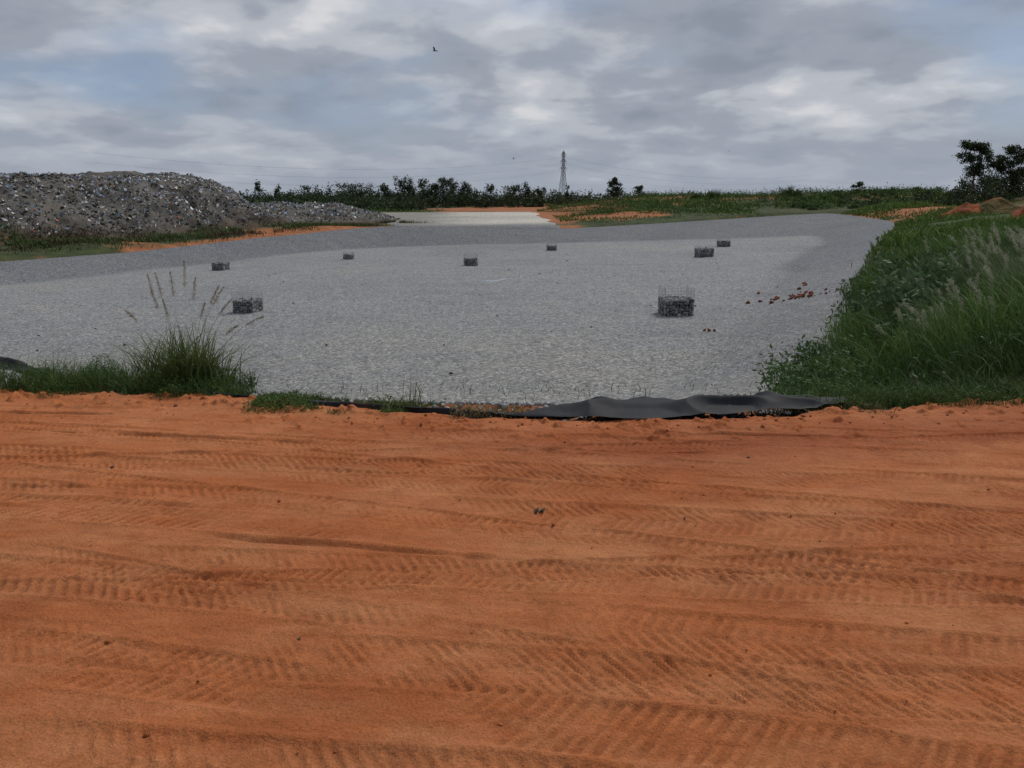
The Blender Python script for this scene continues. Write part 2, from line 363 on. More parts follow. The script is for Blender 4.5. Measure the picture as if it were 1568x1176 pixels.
# ---------------------------------------------------------------- second gravel cell
nx,ny=70,80
q=np.array([[-14.2,91.6],[5.9,97.0],[4.5,152],[-24,148]])
gx,gy=np.meshgrid(np.linspace(0,1,nx),np.linspace(0,1,ny))
PX=(q[0,0]*(1-gx)+q[1,0]*gx)*(1-gy)+(q[3,0]*(1-gx)+q[2,0]*gx)*gy; PY=(q[0,1]*(1-gx)+q[1,1]*gx)*(1-gy)+(q[3,1]*(1-gx)+q[2,1]*gx)*gy
ed=np.minimum(np.minimum(gx,1-gx),np.minimum(gy*3+.02,1-gy)); PX=PX+fbm(PX,PY,5,3,8)*2.5; 
PZ=zs(np.stack([PX.ravel(),PY.ravel()],-1)).reshape(PX.shape)
PZ=PZ+.10-.35*sstep(.04,0,ed)
bl=sstep(.0,.22,gy+fbm(PX,PY,6,3,9)*.12)[...,None]
k=np.array([1.90,1.78,1.56])*(1+fbm(PX,PY,12,3,8)*.4)[...,None]*(.55+.45*sstep(.25,.6,gx+fbm(PX,PY,8,3,9)*.3))[...,None]
k=k*bl+(1-bl)*np.array([.68,.69,.72])  # front edge blends into the shaded tint painted on the basin slope
mk_mesh('gravel_cell_field',np.stack([PX,PY,PZ],-1).reshape(-1,3),gridfaces(ny,nx,False),M_gravel,k.reshape(-1,3),True)

# ---------------------------------------------------------------- liner
def liner(name,xa,xb,front,back,amp,nu=420,nv=34,zoff=.03):
    uu=np.linspace(xa,xb,nu); vv=np.linspace(0,1,nv); A,B=np.meshgrid(uu,vv)
    f=np.interp(A,*front); bk=np.interp(A,*back)+fbm(A,A*0,.6,3,44)*.25; Yl=f*(1-B)+bk*B
    wv=np.clip((bk-f)/.5,.12,1)
    fold=np.maximum(0,.14-np.abs(fbm(A*.7+Yl*.8,Yl*1.3-A*.4,.55,2,21)))*5
    Z=zoff+amp*(.15+fold)*wv*np.sin(np.clip(B,0.0,1)*np.pi*.9+.2)+.012*fbm(A,Yl,.12,3,4)
    Z-=.12*sstep(.7,1,B)
    Yl=Yl+fbm(A,B*.5,.5,3,66)*.14
    return mk_mesh(name,np.stack([A,Yl,Z],-1).reshape(-1,3),gridfaces(nv,nu,False),M_liner,None,True)
L=liner('geomembrane_liner',-3.2,2.85,([-3.2,-1.5,-.3,.1,1.1,2.5,3.1],[7.02,6.62,6.30,6.13,6.04,6.36,6.75]),([-3.2,-1.5,-.5,.1,.5,.9,1.3,1.6,2.6,3.1],[7.05,6.65,6.33,6.26,6.46,6.85,6.9,6.7,6.8,6.9]),.12)
L2=liner('liner_flap',-9,-4.7,([-9,-6,-4.7],[8.3,8.2,7.9]),([-9,-6,-4.7],[9.2,8.9,8.0]),.2,120,14,.0); L2.parent=L

# ---------------------------------------------------------------- vegetation builders
def blades(P,H,W,lean,col,ang=None,droop=.5,seg=4):
    n=len(P); ang=rng.random(n)*6.283 if ang is None else ang
    t=np.linspace(0,1,seg+1)[None]; H=np.broadcast_to(H,(n,))[:,None]; Ln=np.broadcast_to(lean,(n,))[:,None]
    out=Ln*H*(t**1.7); up=H*t*(1-droop*Ln*t*t)
    cx=P[:,0:1]+np.cos(ang)[:,None]*out; cy=P[:,1:2]+np.sin(ang)[:,None]*out; cz=P[:,2:3]+up
    wa=rng.random(n)*6.283; ww=np.broadcast_to(W,(n,))[:,None]*(1-t**1.6*.93)*.5
    ax=np.cos(wa)[:,None]*ww; ay=np.sin(wa)[:,None]*ww
    v=np.stack([np.stack([cx-ax,cy-ay,cz],-1),np.stack([cx+ax,cy+ay,cz],-1)],2).reshape(n,-1,3)
    k=2*(seg+1); f0=np.array([[2*i,2*i+1,2*i+3,2*i+2] for i in range(seg)])
    f=(f0[None]+(np.arange(n)*k)[:,None,None]).reshape(-1,4)
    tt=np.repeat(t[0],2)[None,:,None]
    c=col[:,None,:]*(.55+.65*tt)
    return v.reshape(-1,3),f,c.reshape(-1,3)
def leaves(P,sz,col,asp=.6,up=.0):
    n=len(P); a=rng.normal(size=(n,3)); a[:,2]*=(1-up); a/=np.linalg.norm(a,axis=1,keepdims=True)
    b=rng.normal(size=(n,3)); b-=a*(a*b).sum(1,keepdims=True); b/=np.linalg.norm(b,axis=1,keepdims=True)
    s=np.broadcast_to(sz,(n,))[:,None]; a=a*s; b=b*s*asp
    v=np.stack([P-a,P-.1*a-b*.5,P+a,P-.1*a+b*.5],1)
    f=np.arange(4*n).reshape(n,4); return v.reshape(-1,3),f,np.repeat(col,4,0)
class Acc:
    def __init__(s): s.v=[];s.f=[];s.c=[];s.o=0
    def add(s,vfc):
        v,f,c=vfc; s.v.append(v); s.f.append(f+s.o); s.c.append(c); s.o+=len(v)
    def make(s,name,mat): return mk_mesh(name,np.vstack(s.v),np.vstack(s.f),mat,np.vstack(s.c))
def gcol(n,base,var=.35,yel=.15):
    b=np.array(base)[None]*(1-var/2+var*2*rng.random((n,1))*.75); y=rng.random((n,1))**3*yel
    return b*(1-y)+np.array([[.26,.24,.11]])*y

def line_right(n,d0,d1,y0,y1,bias=1.):
    ly=np.array([7.0,8.6,12,16,24,33,54,88,113]); lx=np.array([2.5,3.2,4.5,6.0,9.8,13.7,24,41,43])
    y=y0+(y1-y0)*rng.random(n)**bias; d=d0+(d1-d0)*rng.random(n); return np.stack([np.interp(y,ly,lx)+d,y],-1)
A=Acc()
XY=line_right(70000,.0,13,6.9,46,1.75); XY=XY[(XY[:,1]>np.interp(XY[:,0],EX,EY)+.12)]
dd=XY[:,0]-np.interp(XY[:,1],[7.0,8.6,12,16,24,33,54],[2.5,3.2,4.5,6.0,9.8,13.7,24])
keep=rng.random(len(XY))<np.clip(.3+dd*.7,0,1); XY=XY[keep]; dd=dd[keep]
P=np.column_stack([XY,zs(XY)-.03]); n=len(P)
clump=fbm(P[:,0],P[:,1],1.6,3,41)
H=(.34+.55*np.clip(dd,0,1.8)/1.8+1.1*clump)*rng.uniform(.6,1.3,n); H=np.clip(H,.12,1.45)
nearroad=sstep(6.9,8.4,P[:,1]); H*=.30+.70*nearroad
dark=sstep(0,.5,fbm(P[:,0],P[:,1],4,2,43)+.25)[:,None]
bc=gcol(n,(.036,.072,.014),.8,.16)*(1+clump[:,None]*2.2)*(.7+.6*dark)
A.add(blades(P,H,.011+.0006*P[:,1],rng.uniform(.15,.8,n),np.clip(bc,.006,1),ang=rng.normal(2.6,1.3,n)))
n=18000; XY=line_right(n,-.2,8,7.2,34,1.6); XY=XY[(XY[:,1]>np.interp(XY[:,0],EX,EY)+.25)]; cl=fbm(XY[:,0],XY[:,1],1.3,2,4); XY=XY[cl>-.04]; n=len(XY)
P=np.column_stack([XY,zs(XY)+rng.random(n)*.55*sstep(6.8,8.5,XY[:,1])+.03]); A.add(leaves(P,rng.uniform(.03,.07,n)*(1+P[:,1]*.02),gcol(n,(.036,.072,.02),.7,.05)))
A.make('tall_grass',M_fol)
A=Acc()
for (x,y,s) in [(8.6,13.0,1.3),(9.2,14.5,1.2),(8.0,12.0,1.0),(10.5,17,1.3),(7.2,12.6,.9),(11.5,20,1.3),(6.4,11.5,.7),(8.9,13.6,1.3)]:
    n=90; P=np.column_stack([rng.normal(x,.3,n),rng.normal(y,.3,n),np.zeros(n)]); P[:,2]=zs(P[:,:2])
    A.add(blades(P,rng.uniform(.8,1.3,n)*s,.018,rng.uniform(.25,.6,n),gcol(n,(.12,.165,.085),.5,.5),ang=rng.normal(2.9,.5,n)))
    n=10; P=np.column_stack([rng.normal(x,.4,n),rng.normal(y,.4,n),np.zeros(n)]); P[:,2]=zs(P[:,:2])
    for p in P:
        hh=rng.uniform(1.0,1.5)*s; an=rng.normal(2.9,.6); ln=rng.uniform(.15,.4)
        A.add(blades(p[None],hh,.010,ln,np.array([[.16,.16,.08]]),ang=np.array([an]),seg=6))
        m=150; t=rng.uniform(.76,1,m); out=ln*hh*t**1.7; up=hh*t*(1-.5*ln*t*t)
        Q=np.column_stack([p[0]+math.cos(an)*out,p[1]+math.sin(an)*out,p[2]+up])+rng.normal(0,.016,(m,3))
        A.add(leaves(Q,.024,gcol(m,(.34,.34,.25),.3,.2),.3))
A.make('plume_grass',M_fol)
def bush(name,x,y,r,hh,n,leaf,colr,mat=M_fol):
    A=Acc(); z0=zat(x,y)
    cs=np.column_stack([rng.normal(x,r*.45,9),rng.normal(y,r*.45,9),z0+rng.uniform(.15,.95,9)*hh])
    k=rng.integers(0,9,n); P=cs[k]+rng.normal(0,r*.22,(n,3)); P[:,2]=np.maximum(P[:,2],z0)
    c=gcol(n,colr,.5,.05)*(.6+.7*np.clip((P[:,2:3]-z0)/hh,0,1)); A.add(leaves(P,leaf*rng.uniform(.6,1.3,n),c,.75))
    m=24; B=np.column_stack([rng.normal(x,r*.2,m),rng.normal(y,r*.2,m),np.full(m,z0)]); A.add(blades(B,hh*rng.uniform(.6,1,m),.02,rng.uniform(.1,.6,m),gcol(m,(.05,.05,.025))))
    return A.make(name,mat)
bush('leafy_shrub',7.6,15.0,.9,1.35,900,.09,(.075,.115,.055)); bush('leafy_shrub',9.5,18.5,1.1,1.4,800,.10,(.065,.10,.05))
bush('leafy_shrub',3.5,9.0,.5,.38,2200,.030,(.05,.095,.028)); bush('leafy_shrub',4.5,11.5,.7,.6,2000,.045,(.05,.09,.028)); bush('leafy_shrub',5.4,13.5,.7,.7,1600,.05,(.045,.08,.028))
# far banks grass
A=Acc()
XY=np.vstack([line_right(16000,-1,14,40,113,.9),np.column_stack([rng.uniform(5,75,26000),rng.uniform(98,175,26000)]),np.column_stack([rng.uniform(-50,-14,5000),rng.uniform(64,170,5000)])])
def inside_gravel(XY):
    poly=R[1][:,:2]; x,y=XY[:,0],XY[:,1]; ins=np.zeros(len(XY),bool); j=len(poly)-1
    for i in range(len(poly)):
        xi,yi=poly[i];xj,yj=poly[j]; c=((yi>y)!=(yj>y))&(x<(xj-xi)*(y-yi)/(yj-yi+1e-12)+xi); ins^=c; j=i
    return ins
XY=XY[~inside_gravel(XY)]
cell=(XY[:,0]<6.5)&(XY[:,0]>-27)&(XY[:,1]>90)&(XY[:,1]<154)&(XY[:,0]>-15.5-(XY[:,1]-98)*.17); XY=XY[~cell]
soilp=np.exp(-(((XY[:,0]-15)/7)**2+((XY[:,1]-118)/6)**2))+np.exp(-(((XY[:,0]-49)/7)**2+((XY[:,1]-98)/7)**2)); XY=XY[rng.random(len(XY))>soilp*1.0]
cl=fbm(XY[:,0],XY[:,1],9,4,19); XY=XY[cl>-.07]; cl=cl[cl>-.07]; n=len(XY); P=np.column_stack([XY,zs(XY)-.05])
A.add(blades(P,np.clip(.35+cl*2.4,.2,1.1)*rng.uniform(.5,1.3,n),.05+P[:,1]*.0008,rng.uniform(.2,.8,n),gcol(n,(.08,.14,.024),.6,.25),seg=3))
n=34000; k=rng.integers(0,230,n); cx=rng.uniform(8,78,230); cy=rng.uniform(120,174,230); P=np.column_stack([cx[k]+rng.normal(0,.9,n),cy[k]+rng.normal(0,.9,n),np.zeros(n)])
zc=zs(np.column_stack([cx,cy])); P[:,2]=zc[k]+np.abs(rng.normal(0,.5,n)); A.add(leaves(P,rng.uniform(.10,.24,n),gcol(n,(.05,.09,.018),.6,.05)))
A.make('bank_vegetation',M_far)
A=Acc()
for (x,y,s) in [(36.5,150,2.6),(50,150,3.),(34,152,1.8),(52,151,2.)]:
    n=130; P=np.column_stack([rng.normal(x,.5,n),rng.normal(y,.5,n),np.full(n,zat(x,y))]); A.add(blades(P,rng.uniform(.5,1.,n)*s,.16,rng.uniform(.2,.9,n),gcol(n,(.055,.09,.025),.5,.1)))
A.make('elephant_grass',M_far)

# foreground weeds
A=Acc()
def zw(XY):
    e=np.interp(XY[:,0],EX,EY); return np.where(XY[:,1]<e+.15,-.01,np.maximum(zs(XY),-.12))
def weed(x0,x1,y0,y1,nb,nl,hh,colr=(.050,.095,.021),thr=-.06):
    n=nb; XY=np.column_stack([rng.uniform(x0,x1,n),rng.uniform(y0,y1,n)]); cl=fbm(XY[:,0],XY[:,1],.35,3,13); XY=XY[cl>thr]; n=len(XY)
    A.add(blades(np.column_stack([XY,zw(XY)]),rng.uniform(.3,1.1,n)*hh,.006,rng.uniform(.3,1.,n),gcol(n,colr,.5,.25)))
    n=nl; XY=np.column_stack([rng.uniform(x0,x1,n),rng.uniform(y0,y1,n)]); cl=fbm(XY[:,0],XY[:,1],.35,3,13); XY=XY[cl>thr]; cl=cl[cl>thr]; n=len(XY)
    z=zw(XY)+rng.random(n)*hh*.75*np.clip(.4+cl*3,.2,1)
    A.add(leaves(np.column_stack([XY,z]),rng.uniform(.010,.022,n),gcol(n,colr,.6,.12)))
weed(-4.7,-3.7,7.0,8.0,1500,6500,.42,thr=-.12); weed(-4.3,-2.55,6.9,7.9,2600,9500,.27,thr=-.12); weed(-3.1,-2.4,6.8,7.4,900,2800,.17,thr=-.15); weed(-4.6,-2.4,6.75,7.2,900,3200,.15,thr=-.02)
weed(-2.2,-.65,6.30,6.85,1500,4600,.14,(.085,.125,.03),-.04); weed(-2.15,-1.6,6.4,6.8,500,1600,.15,thr=-.05); weed(-1.5,-.7,6.25,6.6,500,1500,.13,(.075,.115,.03),-.1); weed(-.5,.5,6.15,6.6,700,500,.13,(.17,.14,.065)); 
weed(2.4,5.5,6.5,7.4,4500,7500,.24,thr=-.10); weed(2.0,3.4,6.30,6.8,500,800,.12,(.11,.11,.045))
weed(-20,-4.7,7.3,8.2,4000,4000,.3)
weed(-5.0,5,7.2,7.8,260,160,.16,(.08,.11,.04))
n=26; P=np.column_stack([rng.normal(-.83,.07,n),rng.normal(6.55,.04,n),np.full(n,-.03)]); A.add(blades(P,rng.uniform(.12,.42,n),.006,rng.uniform(.05,.5,n),gcol(n,(.08,.10,.03),.5,.3)))
A.make('roadside_weeds',M_fol)
A=Acc()
n=260; kx=rng.integers(0,9,n); cx=rng.uniform(4.2,7.0,9); cy=rng.uniform(17.5,24,9); XY=np.column_stack([cx[kx]+rng.normal(0,.22,n),cy[kx]+rng.normal(0,.3,n)]); A.add(blades(np.column_stack([XY,zs(XY)]),rng.uniform(.04,.13,n),.008,rng.uniform(.3,1,n),gcol(n,(.16,.16,.08),.5,.4)))
A.make('sparse_grass',M_fol)
# tall reed grass clump
A=Acc()
n=900; P=np.column_stack([rng.normal(-3.05,.20,n),rng.normal(7.3,.13,n),np.full(n,-.05)])
A.add(blades(P,rng.uniform(.2,.78,n),.0115,rng.uniform(.1,1.05,n),gcol(n,(.062,.105,.025),.7,.4),seg=6))
stems=[(-.42,1.18,.33),(-.28,1.0,.25),(-.06,1.12,.04),(.02,1.22,.05),(.12,1.08,.12),(.30,1.08,.35),(.42,.98,.5),(.62,.85,.85),(-.6,.9,.7),(.22,.9,.3),(-.15,.9,.2),(.5,.75,.7),(.38,1.1,.42),(-.2,1.15,.18)]
for (sx,hh,ln) in stems:
    an=0. if sx>0 else math.pi; an+=rng.normal(0,.4); p=np.array([-3.05+sx*.25,7.4+rng.normal(0,.08),-.05])
    A.add(blades(p[None],hh,.0075,ln*.75,np.array([[.17,.16,.08]]),ang=np.array([an]),seg=9,droop=.35))
    m=200; t=rng.uniform(.80,1,m); l_=ln*.75; out=l_*hh*t**1.7; up=hh*t*(1-.35*l_*t*t); sp=.015*(1.05-t)/.25+.003
    Q=np.column_stack([p[0]+math.cos(an)*out,p[1]+math.sin(an)*out,p[2]+up])+rng.normal(0,1,(m,3))*sp[:,None]*.55
    A.add(leaves(Q,.012,gcol(m,(.24,.19,.13),.4,.3),.25))
A.make('reed_grass',M_fol)

# ---------------------------------------------------------------- trash heap
NG=400
gx=np.linspace(-125,-16,NG); gy=np.linspace(40,150,NG); GX,GY=np.meshgrid(gx,gy)
p0=np.array([-41,58.5]); dr=np.array([15.,27.]); dr/=np.linalg.norm(dr); nrm=np.array([-dr[1],dr[0]])
BY=([40,50,80,100,150],[-1.9,-1.9,-1.7,-1.3,-1.0])
def heap(x,y):
    s=(x-p0[0])*nrm[0]+(y-p0[1])*nrm[1]+fbm(x,y,9,3,2)*4; t=(x-p0[0])*dr[0]+(y-p0[1])*dr[1]
    big=(1-sstep(32,42,t-s*.15+fbm(x,y,5,2,3)*3)); low=(1-sstep(50,70,t))
    hA=sstep(-1,14,s)*(5.7+.01*t)*big; hB=sstep(1,9,s)*2.6*low
    return np.maximum(hA,hB)*(1+.14*fbm(x,y,8,3,6)) + (fbm(x,y,3,4,8)*1.2+fbm(x,y,.9,3,18)*.6)*np.clip(s/3,0,1)*np.clip(low,0,1)*np.clip(np.maximum(hA,hB),0,1)-.35
sG=(GX-p0[0])*nrm[0]+(GY-p0[1])*nrm[1]
HZ=heap(GX,GY)+np.interp(GY,*BY)
HZ=HZ-1.2*sstep(0,-2,sG)
cn=fbm(GX,GY,1.2,4,9)[...,None]; hc=np.clip(np.array([.085,.078,.068])*(1+2.2*cn),.015,.4)
brown=sstep(5,1.0,sG+fbm(GX,GY,4,3,4)*3)[...,None]; hc=hc*(1-brown)+np.array([.055,.036,.020])*(1+1.6*cn)*brown
hf=gridfaces(NG,NG,False); ok=(sG.ravel()[hf].min(1)>-2.5)
hp=mk_mesh('trash_heap',np.stack([GX,GY,HZ],-1).reshape(-1,3),hf[ok],M_trash,hc.reshape(-1,3),False)
n=150000; tx=rng.uniform(-85,-14,n); ty=rng.uniform(45,128,n); s=(tx-p0[0])*nrm[0]+(ty-p0[1])*nrm[1]; t=(tx-p0[0])*dr[0]+(ty-p0[1])*dr[1]
dens=np.clip((s-1)/5,.06,1)*(.45+.55*sstep(-.2,.1,fbm(tx,ty,3,4,55)))
kp=(s>1.0)&(s<20)&(t<66)&(t>-30)&(rng.random(n)<dens); tx,ty=tx[kp],ty[kp]; n=len(tx)
hh_=heap(tx,ty); tz=hh_+np.interp(ty,*BY)+.04
kp=hh_>.35; tx,ty,tz=tx[kp],ty[kp],tz[kp]; n=len(tx)
pal=np.array([[.70,.71,.74],[.42,.44,.47],[.26,.27,.28],[.12,.11,.10],[.05,.047,.043],[.20,.31,.48],[.34,.26,.18],[.42,.13,.08],[.13,.24,.13],[.48,.43,.34]])
pc=pal[rng.choice(10,n,p=[.11,.18,.21,.19,.13,.05,.06,.015,.015,.04])]*(.7+.5*rng.random((n,1)))*np.clip(1+2.0*fbm(tx,ty,6,4,14),.4,1.8)[:,None]
v,f,c=leaves(np.column_stack([tx,ty,tz]),.06+.24*rng.random(n)**2.4,pc,1.2)
lit=mk_mesh('refuse_pieces',v,f,M_trash,c); lit.parent=hp
A=Acc(); n=30000; t=rng.uniform(-25,56,n); s=rng.normal(.2,1.8,n); XY=p0+dr*t[:,None]+nrm*s[:,None]; cl=fbm(XY[:,0],XY[:,1],4,3,23); XY=XY[cl>-.04]
XY=XY[~inside_gravel(XY)]; n=len(XY); br=sstep(-.05,.08,fbm(XY[:,0],XY[:,1],5,3,73))[:,None]
P=np.column_stack([XY,np.maximum(zs(XY),heap(XY[:,0],XY[:,1])-1.8)-.05]); A.add(blades(P,rng.uniform(.2,.8,n),.07,rng.uniform(.3,.9,n),gcol(n,(.05,.078,.02),.7,.3)*(1-br)+gcol(n,(.065,.045,.025),.7,.2)*br,seg=3)); A.make('heap_edge_grass',M_far)

# ---------------------------------------------------------------- trees
def crown(A,c,r,n,leaf,colr,ncl=8):
    cs=rng.normal(0,.5,(ncl,3)); cs/=np.maximum(1,np.linalg.norm(cs,axis=1,keepdims=True)); cs=cs*np.array(r)+np.array(c)
    k=rng.integers(0,ncl,n); P=cs[k]+rng.normal(0,.24,(n,3))*np.array(r)
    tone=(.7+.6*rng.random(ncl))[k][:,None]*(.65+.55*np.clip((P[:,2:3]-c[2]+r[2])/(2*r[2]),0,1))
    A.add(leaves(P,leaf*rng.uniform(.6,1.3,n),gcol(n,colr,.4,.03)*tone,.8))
A=Acc()
HX=[-100,-89,-73,-66,-60,-47,-39,-34,-31,-26,-22,-18,-14,-6,1,9,16,26,41,60]; HH=[2.6,2.9,4.2,3.6,4.6,5.8,5.6,4.8,6.8,6.6,5.4,6.4,5.4,4.4,5.0,4.4,4.0,3.6,3.4,3.2]
FC=(.028,.044,.019)
for i in range(560):
    x=rng.uniform(-100,62); y=rng.uniform(222,262); ht=np.interp(x,HX,HH)*rng.uniform(.5,1.1)*y/236; r=rng.uniform(1.2,2.8)
    zt=ht; z0=-1.2
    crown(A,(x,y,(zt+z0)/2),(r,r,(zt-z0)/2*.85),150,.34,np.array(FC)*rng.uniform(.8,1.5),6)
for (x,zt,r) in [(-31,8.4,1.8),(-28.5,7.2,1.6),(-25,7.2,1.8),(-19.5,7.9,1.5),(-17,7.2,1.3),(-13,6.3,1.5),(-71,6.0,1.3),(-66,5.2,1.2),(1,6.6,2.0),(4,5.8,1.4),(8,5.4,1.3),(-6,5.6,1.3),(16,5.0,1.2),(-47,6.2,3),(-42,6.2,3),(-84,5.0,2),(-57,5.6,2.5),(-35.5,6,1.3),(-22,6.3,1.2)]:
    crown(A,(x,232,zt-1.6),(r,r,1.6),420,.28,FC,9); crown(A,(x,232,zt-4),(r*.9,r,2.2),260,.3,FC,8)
for i in range(150):
    x=rng.uniform(-76,-19); y=rng.uniform(160,185); r=rng.uniform(1.2,2.6); zt=rng.uniform(.6,2.8); crown(A,(x,y,(zt-1)/2),(r,r,(zt+1)/2),150,.26,(.034,.055,.02),6)
A.make('distant_tree_line',M_far)
def skin_tree(name,x,y,z,trunk_h,crowns,colr,leaf=.16,tr=.16,n=900):
    e=bpy.data.objects.new(name,None); scene.collection.objects.link(e); vs=[];fs=[]
    def taper(a,b,ra,rb):
        a=Vector(a);b=Vector(b);d=(b-a).normalized();u=d.orthogonal().normalized();w_=d.cross(u);o=len(vs)
        for p,r in ((a,ra),(b,rb)):
            for k in range(7): an=k*2*math.pi/7; vs.append(tuple(p+u*math.cos(an)*r+w_*math.sin(an)*r))
        for k in range(7): fs.append((o+k,o+(k+1)%7,o+7+(k+1)%7,o+7+k))
    top=(x+.15,y,z+trunk_h); taper((x,y,z-.4),top,tr,tr*.7)
    A=Acc()
    for (dx,dy,dz,r,rz) in crowns:
        c=(x+dx,y+dy,z+dz); taper(top,(x+dx*.6,y+dy*.6,z+trunk_h+(dz-trunk_h)*.55),tr*.6,tr*.35); taper((x+dx*.6,y+dy*.6,z+trunk_h+(dz-trunk_h)*.55),c,tr*.35,tr*.12)
        crown(A,c,(r,r,rz),n,leaf,colr,8)
    a=mk_mesh('trunk',vs,fs,M_bark,None,True); b=A.make('crown',M_far); a.parent=e;b.parent=e
dk=(.030,.046,.017)
skin_tree('spreading_tree',62.2,112,1.2,3.6,[(-.9,0,7.4,1.3,.8),(.6,0,7.5,1.3,.7),(1.3,.4,6.5,1.1,.8),(-.7,.3,6.1,1.2,.9),(.3,-.4,5.3,1.2,1.0),(0,0,4.3,1.1,.9)],dk)
skin_tree('spreading_tree',68.0,113,1.2,3.0,[(-1.7,0,5.6,1.3,.8),(.0,0,6.9,1.5,.7),(1.9,.4,6.3,1.6,.9),(-.2,.3,5.0,1.4,1.0),(1.2,-.4,4.4,1.6,1.1),(-2.4,0,4.8,1.0,.6)],dk)
skin_tree('conical_tree',28.8,232,-1,2.6,[(0,0,3.6,2.7,1.6),(0,0,5.4,2.2,1.3),(0,0,7.0,1.5,1.1),(0,0,8.1,.8,.7)],(.028,.042,.018),.26,.18,900)
skin_tree('small_tree',35.2,232,-1,2.2,[(0,0,4.0,2.0,1.2),(.2,0,5.4,1.4,.9)],(.03,.045,.018),.24,.16,600)
skin_tree('small_tree',67,160,1.8,1.2,[(0,0,1.9,1.1,.7),(.3,0,2.6,.8,.6)],(.03,.048,.018),.18,.10,500)
A=Acc()
for i in range(90):
    x=rng.uniform(55,88); y=rng.uniform(104,122); ht=np.interp(x,[55,60,63,68,80],[.8,1.4,3.0,4.2,4.6])*rng.uniform(.6,1.1); z0=zat(x,y)
    crown(A,(x,y,z0+ht/2),(1.3,1.3,ht/2),330,.17,dk,7)
for i in range(60):
    x=rng.uniform(44,72); y=rng.uniform(118,150); z0=zat(x,y); crown(A,(x,y,z0+.4),(1.1,1,.55),200,.17,(.038,.066,.018),6)
A.make('hedge_bushes',M_far)

# ---------------------------------------------------------------- red soil mounds (follow the ground, sink at the rim)
def mound(name,x,y,rx,ry,hh,seed):
    n=100; a=np.linspace(-1.3,1.3,n); U_,V_=np.meshgrid(a,a); r=np.sqrt(U_**2+V_**2)*1.0+fbm(U_*3,V_*3,1.3,5,seed)*.7
    GXm,GYm=x+U_*rx,y+V_*ry
    zb=zs(np.column_stack([GXm.ravel(),GYm.ravel()])).reshape(U_.shape)
    pr=np.clip(1.05-r,0,1)**.85
    Z=zb-.35+(hh+.35)*pr+(fbm(U_*rx,V_*ry,1.0,4,seed+3)*.7)*sstep(0,.25,pr)
    cl=np.array([.24,.068,.028])*(1+fbm(U_*rx,V_*ry,1.0,4,9)*2.0)[...,None]
    gm=sstep(.04,.12,fbm(U_*rx,V_*ry,2.2,3,29))[...,None]; cl=cl*(1-gm*.8)+np.array([.04,.065,.018])*gm*.8
    mk_mesh(name,np.stack([GXm,GYm,Z],-1).reshape(-1,3),gridfaces(n,n,False),M_mound,cl.reshape(-1,3),True)
mound('red_soil_mound',43.0,63,5.5,4,2.9,5); mound('red_soil_mound',46.5,80,5.0,3,1.5,12)

# ---------------------------------------------------------------- transmission tower
vs=[];fs=[]; Ht=31.; base=-1
def half(z): 
    t=z/Ht; return np.interp(t,[0,.45,.62,1],[2.7,1.25,.8,.45])
r=.13; levels=[0,4,8,11.5,14.5,17,19.5,22,24.5,27,29.3,31]
for a,b in zip(levels[:-1],levels[1:]):
    ha,hb=half(a),half(b); ca=[(-ha,-ha),(ha,-ha),(ha,ha),(-ha,ha)]; cb=[(-hb,-hb),(hb,-hb),(hb,hb),(-hb,hb)]
    for k in range(4):
        k2=(k+1)%4
        strut((*ca[k],a),(*cb[k],b),r,vs,fs); strut((*ca[k],a),(*cb[k2],b),r*.55,vs,fs); strut((*ca[k2],a),(*cb[k],b),r*.55,vs,fs); strut((*cb[k],b),(*cb[k2],b),r*.55,vs,fs)
arms=[(21,2.4),(25,2.1),(29,1.8)]
for za,L_ in arms:
    hw=half(za)
    for sg in (-1,1):
        for yy in (-hw,hw):
            strut((sg*hw,yy,za),(sg*L_,0,za+.1),r*.6,vs,fs); strut((sg*hw,yy,za+1.3),(sg*L_,0,za+.1),r*.6,vs,fs)
        strut((sg*L_,0,za+.1),(sg*L_,0,za-1.2),r*.6,vs,fs)
strut((0,0,31),(0,0,32),r,vs,fs)
tw=bpy.data.objects.new('transmission_tower',None); scene.collection.objects.link(tw); tw.location=(31.5,510,base); tw.rotation_euler=(0,0,.5)
o=mk_mesh('lattice',vs,fs,M_steel); o.parent=tw
vs=[];fs=[]
for za,L_ in arms:
    for sg in (-1,1):
        for ex,ez in ((-260,za-6),(260,za-6)):
            pp=None
            for k in range(15):
                t=k/14; p=(sg*L_+ (ex)*t, 40*t*(1 if ex>0 else -1), za-1.2+(ez-za)*t-9*4*t*(1-t)*.8)
                if pp: strut(pp,p,.018,vs,fs)
                pp=p
o=mk_mesh('power_lines',vs,fs,M_steel); o.parent=tw

